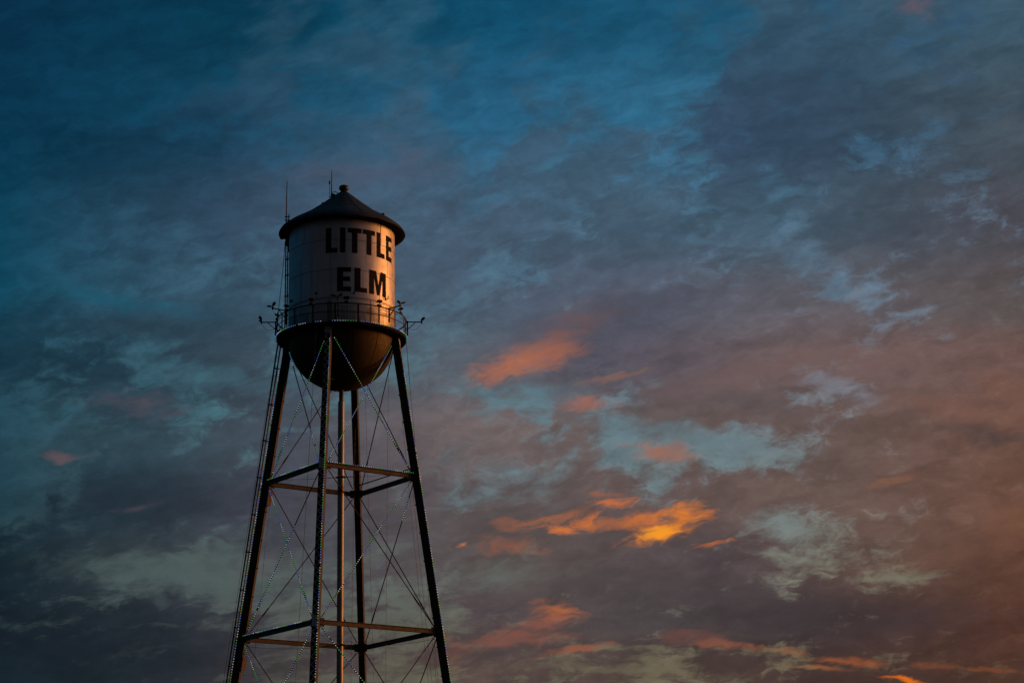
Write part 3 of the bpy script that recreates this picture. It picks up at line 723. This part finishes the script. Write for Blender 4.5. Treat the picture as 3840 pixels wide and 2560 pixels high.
# ------------------------------------------------------------------ equipment on the tower (things of their own)
def floodpair(th, z, label, Lr, drop=.0):
    base = pol(1.235, th, z); root = tag(empty('lamp_arm', base), label, 'lamp', 'paired floodlights on arms round the walkway')
    eR, eT = er(th), et(th); Z = Vector((0, 0, 1))
    def loc(o): o.matrix_parent_inverse = Matrix.Translation(-base)
    a = MB(); tip = base + eR * (S * Lr)
    a.bar(base, tip, .065, .065); loc(a.build('arm', M_dark, root))
    a = MB(); a.bar(base - Z * .95, base + Z * .06, .10, .08, eR); loc(a.build('mounting_post', M_dark, root))
    a = MB(); a.bar(base + eR * (S * Lr * .58), base + eR * .02 - Z * .52, .045, .045); loc(a.build('brace', M_dark, root))
    a = MB(); a.bar(tip - Z * .10 , tip + Z * .14, .10, .08, eR); loc(a.build('junction_box', M_dark, root))
    for s_, up_, o_ in ((1, .42, .18), (-1, .20, .35)):
        d = (eT * s_ * (.95 if abs(th) < 40 else .9) + Z * up_ + eR * o_).normalized()
        p0 = tip + Z * .12; h_ = MB()
        h_.tube([p0, p0 + d * .10], .028, 6)
        n_ = 9; pts = []; rad = []
        for i in range(n_ + 1):
            q = i / n_; pts.append(p0 + d * (.08 + .40 * q)); rad.append(max(.012, .115 * sin(pi * min(1, q * .86 + .10)) ** .6))
        e1 = d.cross(Z).normalized(); e2 = e1.cross(d)
        vs = []; m_ = 12; fs = []
        for p_, r_ in zip(pts, rad):
            for j in range(m_):
                aa = 2 * pi * j / m_; vs.append(p_ + e1 * (r_ * cos(aa)) + e2 * (r_ * .55 * sin(aa)))
        for i in range(n_):
            for j in range(m_):
                j2 = (j + 1) % m_; fs.append((i * m_ + j, i * m_ + j2, (i + 1) * m_ + j2, (i + 1) * m_ + j))
        fs += [tuple(range(m_))[::-1], tuple(range(n_ * m_, n_ * m_ + m_))]
        h_.add(vs, fs, True); loc(h_.build('lamp_head', M_dark, root))
    c = MB(); q0 = tip - Z * .1; q1 = base - Z * .34; pts = []
    for i in range(15):
        f = i / 14; pts.append(q0.lerp(q1, f) - Z * (.34 * 4 * f * (1 - f)))
    c.tube(pts, .011, 5); loc(c.build('cable', M_cable, root))
    return root
floodpair(-3, 11.075, 'twin floodlight in front of the tank just below the letter E of ELM', .27)
floodpair(45, 11.075, 'twin floodlight reaching up right past the shell edge, right of the letter M', .28)
floodpair(90, 11.075, 'twin floodlight on horizontal arm off the right end of the walkway', .27)
floodpair(-93, 11.075, 'twin floodlight on horizontal arm off the left end of the walkway', .27)
floodpair(-56, 11.075, 'twin floodlight on arm just left of the tank ladder, above the walkway rail', .29)
floodpair(-124, 11.02, 'lowest floodlight, at the far left back of the walkway below the left arm', .14)

def flatlamp(th, label):
    base = pol(1.21, th, 11.085); root = tag(empty('panel_light', base), label, 'light', 'flat panel lights clamped on the top rail')
    eR, eT = er(th), et(th); Z = Vector((0, 0, 1))
    def loc(o): o.matrix_parent_inverse = Matrix.Translation(-base)
    a = MB(); a.box(base + Z * .05, eT * .13, eR * .09, Z * .06); loc(a.build('driver_box', M_dark, root))
    a = MB(); a.bar(base + Z * .1, base + Z * .27, .035, .035, eR); a.bar(base + Z * .25 - eT * .1, base + Z * .25 + eT * .1, .03, .03); loc(a.build('bracket', M_dark, root))
    tl = (eR * .94 + Z * .34).normalized(); a = MB(); a.box(base + Z * .33, eT * .18, tl * .15, tl.cross(eT).normalized() * .022)
    loc(a.build('lamp_panel', M_dark, root))
for th, lb in [(-87, 'flat panel light at the far left end of the top rail'), (-57, 'flat panel light on the top rail beside the tank ladder'),
               (-27, 'flat panel light on the top rail left of the twin floodlight below the letter E'),
               (4, 'flat panel light on the top rail just right of the centre twin floodlight'),
               (34.7, 'flat panel light on the top rail under the letter M'), (65, 'flat panel light on the top rail at the right, against the sky')]:
    flatlamp(th, lb)

# feed cable clipped under the top rail
fc = MB(); pts = []
for i in range(181):
    a = -100 + 200 * i / 180; pts.append(pol(1.205, a, 11.035 - .012 * abs(sin(radians(a * 9 + 50)))))
fc.tube(pts, .016, 5)
for a0 in (-24, 2, 33, 47, 66):
    pts = [pol(1.20, a0 + 4 * i / 10, 11.03 - .05 * sin(pi * i / 10)) for i in range(11)]; fc.tube(pts, .012, 5)
tag(fc.build('power_cable', M_cable), 'black power cable looped under the top rail of the walkway', 'cable')

# equipment boxes on the left leg
def cabinet(z0, z1, label, rr):
    k = 3; zc = (z0 + z1) / 2; c = legP(k, zc) + Vector((rr, -.16, 0)); root = tag(empty('equipment_box', c), label, 'box', 'equipment boxes on the left leg')
    def loc(o): o.matrix_parent_inverse = Matrix.Translation(-c)
    d = (legP(k, z1) - legP(k, z0)).normalized(); hh = S * (z1 - z0) / 2
    sx = Vector((cos(.5), sin(.5), 0)); sy = d.cross(sx).normalized(); 
    m_ = MB(); m_.box(c, d * hh, sx * .15, sy * .16); loc(m_.build('housing', M_box, root))
    for q in (.6, -.6): m_ = MB(); m_.bar(c + d * hh * q - sx * .15, c + d * hh * q - sx * .42, .05, .04); loc(m_.build('bracket', M_dark, root))
    m_ = MB(); m_.tube([c - d * hh - sx * .08, c - d * (hh + .12) - sx * .1, c - d * (hh + .14) - sx * .3], .03, 6); loc(m_.build('conduit', M_dark, root))
cabinet(7.615, 7.885, 'brown equipment box on the left leg just below the upper beam', .315)
cabinet(4.62, 4.86, 'brown equipment box on the left leg just below the lower beam', .335)

# antennas
def part_at(root, mb, name, mt_):
    o = mb.build(name, mt_, root); o.matrix_parent_inverse = Matrix.Translation(-Vector(root.location)); return o
b0 = pol(1.125, -108, 12.85); w_ = tag(empty('whip_antenna', b0), 'tall thin whip antenna standing beside the eave at the top of the ladder', 'antenna')
m_ = MB(); m_.tube([b0 + Vector((0, 0, S * .35)), b0 + Vector((.03, 0, S * 1.145))], .02, 6, radii=[.044, .030]); part_at(w_, m_, 'whip', M_wire)
m_ = MB(); m_.tube([b0 - Vector((0, 0, .5)), b0 + Vector((0, 0, S * .42))], .04, 7); m_.tube([b0 + Vector((.18, 0, -.5)), b0 + Vector((.18, 0, S * .47))], .035, 7); m_.bar(b0 + Vector((.07,0,-.1)), b0 + Vector((.07,0,.45)), .06, .06, Vector((1,0,0))); part_at(w_, m_, 'mast', M_dark)
m_ = MB()
for z in (.20, .34, .415): m_.bar(b0 + Vector((-.10, 0, S * z)), b0 + Vector((.26, 0, S * z)), .04, .09, Vector((0, 0, 1)))
part_at(w_, m_, 'clamp', M_dark)
b1 = pol(.21, -97, 13.56); w_ = tag(empty('whip_antenna', b1), 'short whip antenna standing on the roof slope left of the vent', 'antenna')
m_ = MB(); m_.tube([b1, b1 + Vector((.03, 0, S * .54))], .02, 6, radii=[.042, .026]); part_at(w_, m_, 'whip', M_wire)
m_ = MB(); m_.bar(b1 - Vector((0, 0, .3)), b1 + Vector((.03, 0, .25)), .09, .09, Vector((1, 0, 0))); m_.bar(b1 + Vector((.0, 0, .05)), b1 + Vector((-.16, 0, -.02)), .05, .05); part_at(w_, m_, 'mount', M_vent)
b2 = pol(.245, -97, 13.50); w_ = tag(empty('warning_light', b2), 'dark obstruction light on thin stalk, left of the roof antenna', 'light')
m_ = MB(); m_.tube([b2 - Vector((0, 0, .12)), b2 + Vector((0, 0, S * .33))], .016, 6); part_at(w_, m_, 'stalk', M_dark)
m_ = MB(); zz = b2.z + S * .32
m_.lathe([(.03, zz), (.055, zz + .03), (.055, zz + .12), (.045, zz + .13), (.045, zz + .22), (.03, zz + .26), (.002, zz + .27)], 14, c=(b2.x, b2.y)); part_at(w_, m_, 'lamp_head', M_dark)
# horn-shaped camera under the bowl
b3 = Vector((-.30, -.35, H(9.72))); w_ = tag(empty('security_camera', b3), 'small dark camera hanging under the bowl beside the riser pipe', 'camera')
m_ = MB(); m_.tube([b3 + Vector((0, 0, .22)), b3], .03, 6); part_at(w_, m_, 'stem', M_dark)
m_ = MB(); m_.tube([b3 + Vector((.02, 0, -.01)), b3 + Vector((-.22, 0, -.02))], .05, 10, radii=[.06, .035]); m_.bar(b3 + Vector((-.23, 0, -.09)), b3 + Vector((-.23, 0, .05)), .02, .05); part_at(w_, m_, 'body', M_dark)

# coax cables down the ladder side
for i, (dx, lb) in enumerate([(-.16, 'thin coax cable hanging left of the tank ladder, the outer of two'), (-.08, 'thin coax cable hanging left of the tank ladder, the inner of two')]):
    m_ = MB(); a = pol(1.13, -108, 12.78) + Vector((dx * .3, 0, 0)); b_ = pol(1.24, -104, 10.75) + Vector((dx, 0, 0))
    m_.tube([a, a.lerp(b_, .3) + Vector((.03, 0, 0)), a.lerp(b_, .7) + Vector((-.03 * i, 0, 0)), b_], .012, 5)
    if i == 0: c = a.lerp(b_, .72); m_.box(c, Vector((.05, 0, 0)), Vector((0, .05, 0)), Vector((0, 0, .09)))
    tag(m_.build('coax_cable', M_cable), lb, 'cable', 'coax cables beside the ladder')
m_ = MB()
pts = [legP(3, z) + er(thl) * (.78 + .02 * sin(z * 3)) + et(thl) * .05 for z in [10.7 - i * .55 for i in range(20)]]
m_.tube(pts, .011, 5); tag(m_.build('coax_cable', M_cable), 'thin cable running down outside the leg ladder, farthest left', 'cable', 'coax cables beside the ladder')

# unlit cords fanned from the walkway to the ground
CORDS = [(-22.1, 2.592, 'thin unlit cord crossing the bowl left of centre and slanting down left'), (192, 2.9, 'thin unlit cord behind the front leg slanting down left'),
         (132.2, 1.11, 'thin upright cord between the back leg and right leg'), (158.9, 2.259, 'thin unlit cord just right of the back leg'),
         (166.3, .62, 'thin unlit cord between the riser pipe and the back leg'), (122.2, 2.532, 'thin unlit cord just inside the right leg'),
         (115.1, 2.413, 'thin unlit cord crossing the right leg at the upper beam'), (77.8, 2.26, 'outer of the thin cords right of the right leg'),
         (82.0, 2.17, 'thin cord closest outside the right leg near the walkway'), (242.4, 2.321, 'thin unlit cord just inside the left leg'),
         (251.5, 2.384, 'thin cord hugging the inner side of the left leg at the bottom')]
for th, rg, lb in CORDS:
    m_ = MB(); a = pol(1.222, th, 10.66); b_ = er(th) * (S * rg)
    pts = [a.lerp(b_, i / 12) - Vector((0, 0, 0)) + er(th) * (-.10 * 4 * (i / 12) * (1 - i / 12)) for i in range(13)]
    m_.tube(pts, .0115, 5); tag(m_.build('cord', M_wire), lb, 'cord', 'thin cords fanned from the walkway to the ground')

# ------------------------------------------------------------------ strings of coloured bulbs
def bulb_mesh(kind):
    mb = MB(); mb.lathe([(.001, -.026), (.014, -.022), (.023, -.007), (.023, .007), (.014, .02), (.001, .024)], 8)
    me = bpy.data.meshes.new(kind + '_bulb'); me.from_pydata(mb.v, [], mb.f); me.materials.append(M_led[kind]); return me
BM = {k: bulb_mesh(k) for k in M_led}
SEQ = ['white'] * 5 + ['green'] * 5 + ['blue'] * 5
def string(pts, label, phase=0, f0=0.0, f1=1.0, outv=Vector((0, -.03, 0)), spacing=.172, jitter=.006):
    pts = [Vector(p) for p in pts]; seg = [0]
    for i in range(len(pts) - 1): seg.append(seg[-1] + (pts[i + 1] - pts[i]).length)
    L = seg[-1]
    root = tag(empty('light_string', pts[0]), label, 'string lights', 'strings of coloured bulbs on the tower')
    inv = Matrix.Translation(-pts[0])
    m_ = MB(); m_.tube(pts, .018, 4); o = m_.build('wire', M_cable, root); o.matrix_parent_inverse = inv
    s_ = L * f0 + spacing / 2; i = phase
    while s_ < L * f1:
        j = max(q for q in range(len(seg)) if seg[q] <= s_); j = min(j, len(pts) - 2)
        p_ = pts[j].lerp(pts[j + 1], (s_ - seg[j]) / (seg[j + 1] - seg[j]))
        kind = SEQ[i % 15]
        if random.random() > .012:
            o = bpy.data.objects.new(kind + '_bulb', BM[kind]); COL.objects.link(o); o.parent = root
            o.matrix_parent_inverse = inv
            ov = outv(p_) if callable(outv) else outv
            o.location = p_ + ov + Vector((random.uniform(-jitter, jitter), random.uniform(-jitter, jitter), random.uniform(-jitter, jitter)))
            o.rotation_euler = (random.uniform(-.5, .5), random.uniform(-.5, .5), 0)
        s_ += spacing; i += 1
# legs
CORN = {0: (1, 1), 1: (1, -1), 2: (1, 1), 3: (1, 1)}
side = {0: 1, 1: -1, 2: 1, 3: 1}
LV = [('above the upper beams', 10.45, Z1), ('between the upper and lower beams', Z1, Z2), ('below the lower beams', Z2, 3.55)]
legname = {0: 'front lattice leg', 1: 'right leg', 2: 'back leg', 3: 'left leg'}
for k in range(4):
    th = LEG[k]
    off = er(th) * .275 + et(th) * (side[k] * .185)
    for j, (wh, zt, zb) in enumerate(LV):
        if j == 0 and k == 3: zt = 10.2
        if j == 0 and k == 1: zt = 10.1
        string([legP(k, zt) + off, legP(k, zb) + off], 'bulb string on the %s %s' % (legname[k], wh), [3, 13, 7, 0][k] + j * 4,
               outv=(er(th) * .02 + Vector((0, -.02, 0))) if k != 2 else er(th) * .01)
# beams
def beamstring(ka, kb_, z, label, f0=0, f1=1, ph=0):
    a, b_ = legP(ka, z), legP(kb_, z); d = (b_ - a).normalized(); n_ = er((LEG[ka] + LEG[kb_]) / 2) if abs(LEG[ka] - LEG[kb_]) < 180 else er((LEG[ka] + LEG[kb_]) / 2 + 180)
    o_ = n_ * .12 + Vector((0, 0, .165))
    string([a + d * .25 + o_, b_ - d * .25 + o_], label, ph, f0, f1, outv=Vector((0, -.01, .015)))
beamstring(3, 0, Z1, 'bulb string along the upper beam from the left leg to the front leg', ph=5)
beamstring(0, 1, Z1, 'bulb string along the upper beam from the front leg to the right leg', ph=0)
beamstring(3, 0, Z2, 'bulb string along the lower beam from the left leg, stopping short of the front leg', 0, .86, ph=7)
# rods
def rodstring(key, label, f0=0, f1=1, ph=0):
    a, b_ = RODS[key]; string([a.lerp(b_, max(f0 - .01, 0)) + Vector((0, -.045, 0)), a.lerp(b_, min(f1, 1)) + Vector((0, -.045, 0))], label, ph, 0.02, .975, outv=Vector((0, -.02, 0)))
rodstring((0, 0, 3), 'bulb string on the rod from front leg top down to the left leg', .05, 1, 5)
rodstring((0, 0, 1), 'bulb string on the rod from front leg top down to the right leg', .03, 1, 4)
rodstring((0, 1, 0), 'bulb string on the rod from right leg top down to the front leg', .02, 1, 6)
rodstring((0, 3, 0), 'short bulb string at the top of the rod under the bowl by the left leg', .04, .17, 9)
rodstring((0, 3, 0), 'short bulb string low on a rod, ending left of front leg at upper beam', .74, 1, 12)
rodstring((1, 3, 0), 'bulb string from left leg at upper beam down to front leg at lower beam', 0, 1, 11)
rodstring((1, 0, 3), 'bulb string on a rod from midway down to left leg at the lower beam', .33, 1, 10)
rodstring((1, 1, 0), 'bulb string from right leg at upper beam down to front leg at lower beam', 0, 1, 8)
rodstring((2, 3, 0), 'bulb string on the rod leaving the left leg below the lower beam', 0, .5, 6)
rodstring((2, 0, 3), 'bulb string on the rod leaving the front leg down left below the lower beam', 0, .5, 11)
rodstring((2, 0, 1), 'bulb string on the rod leaving the front leg down right below the lower beam', 0, .5, 12)
rodstring((1, 1, 2), 'short faint bulb string on the rod near the right leg below the upper beam', .10, .24, 10)
# ring of bulbs round the walkway edge
def ringstring(a0, a1, label, ph, zz=10.742):
    n_ = max(4, int((a1 - a0) / 2)); string([pol(1.222, a0 + (a1 - a0) * i / n_, zz) for i in range(n_ + 1)], label, ph, outv=lambda p_: Vector((p_.x, p_.y, 0)).normalized() * .02)
ringstring(-92, -31, 'bulb string along the left front edge of the walkway', 8)
ringstring(-26, -18, 'three stray blue bulbs on the walkway edge left of the front leg', 12)
ringstring(-9, 13.5, 'bulb string along the middle front edge of the walkway', 14)
ringstring(16, 90, 'bulb string along the right front edge of the walkway', 10)
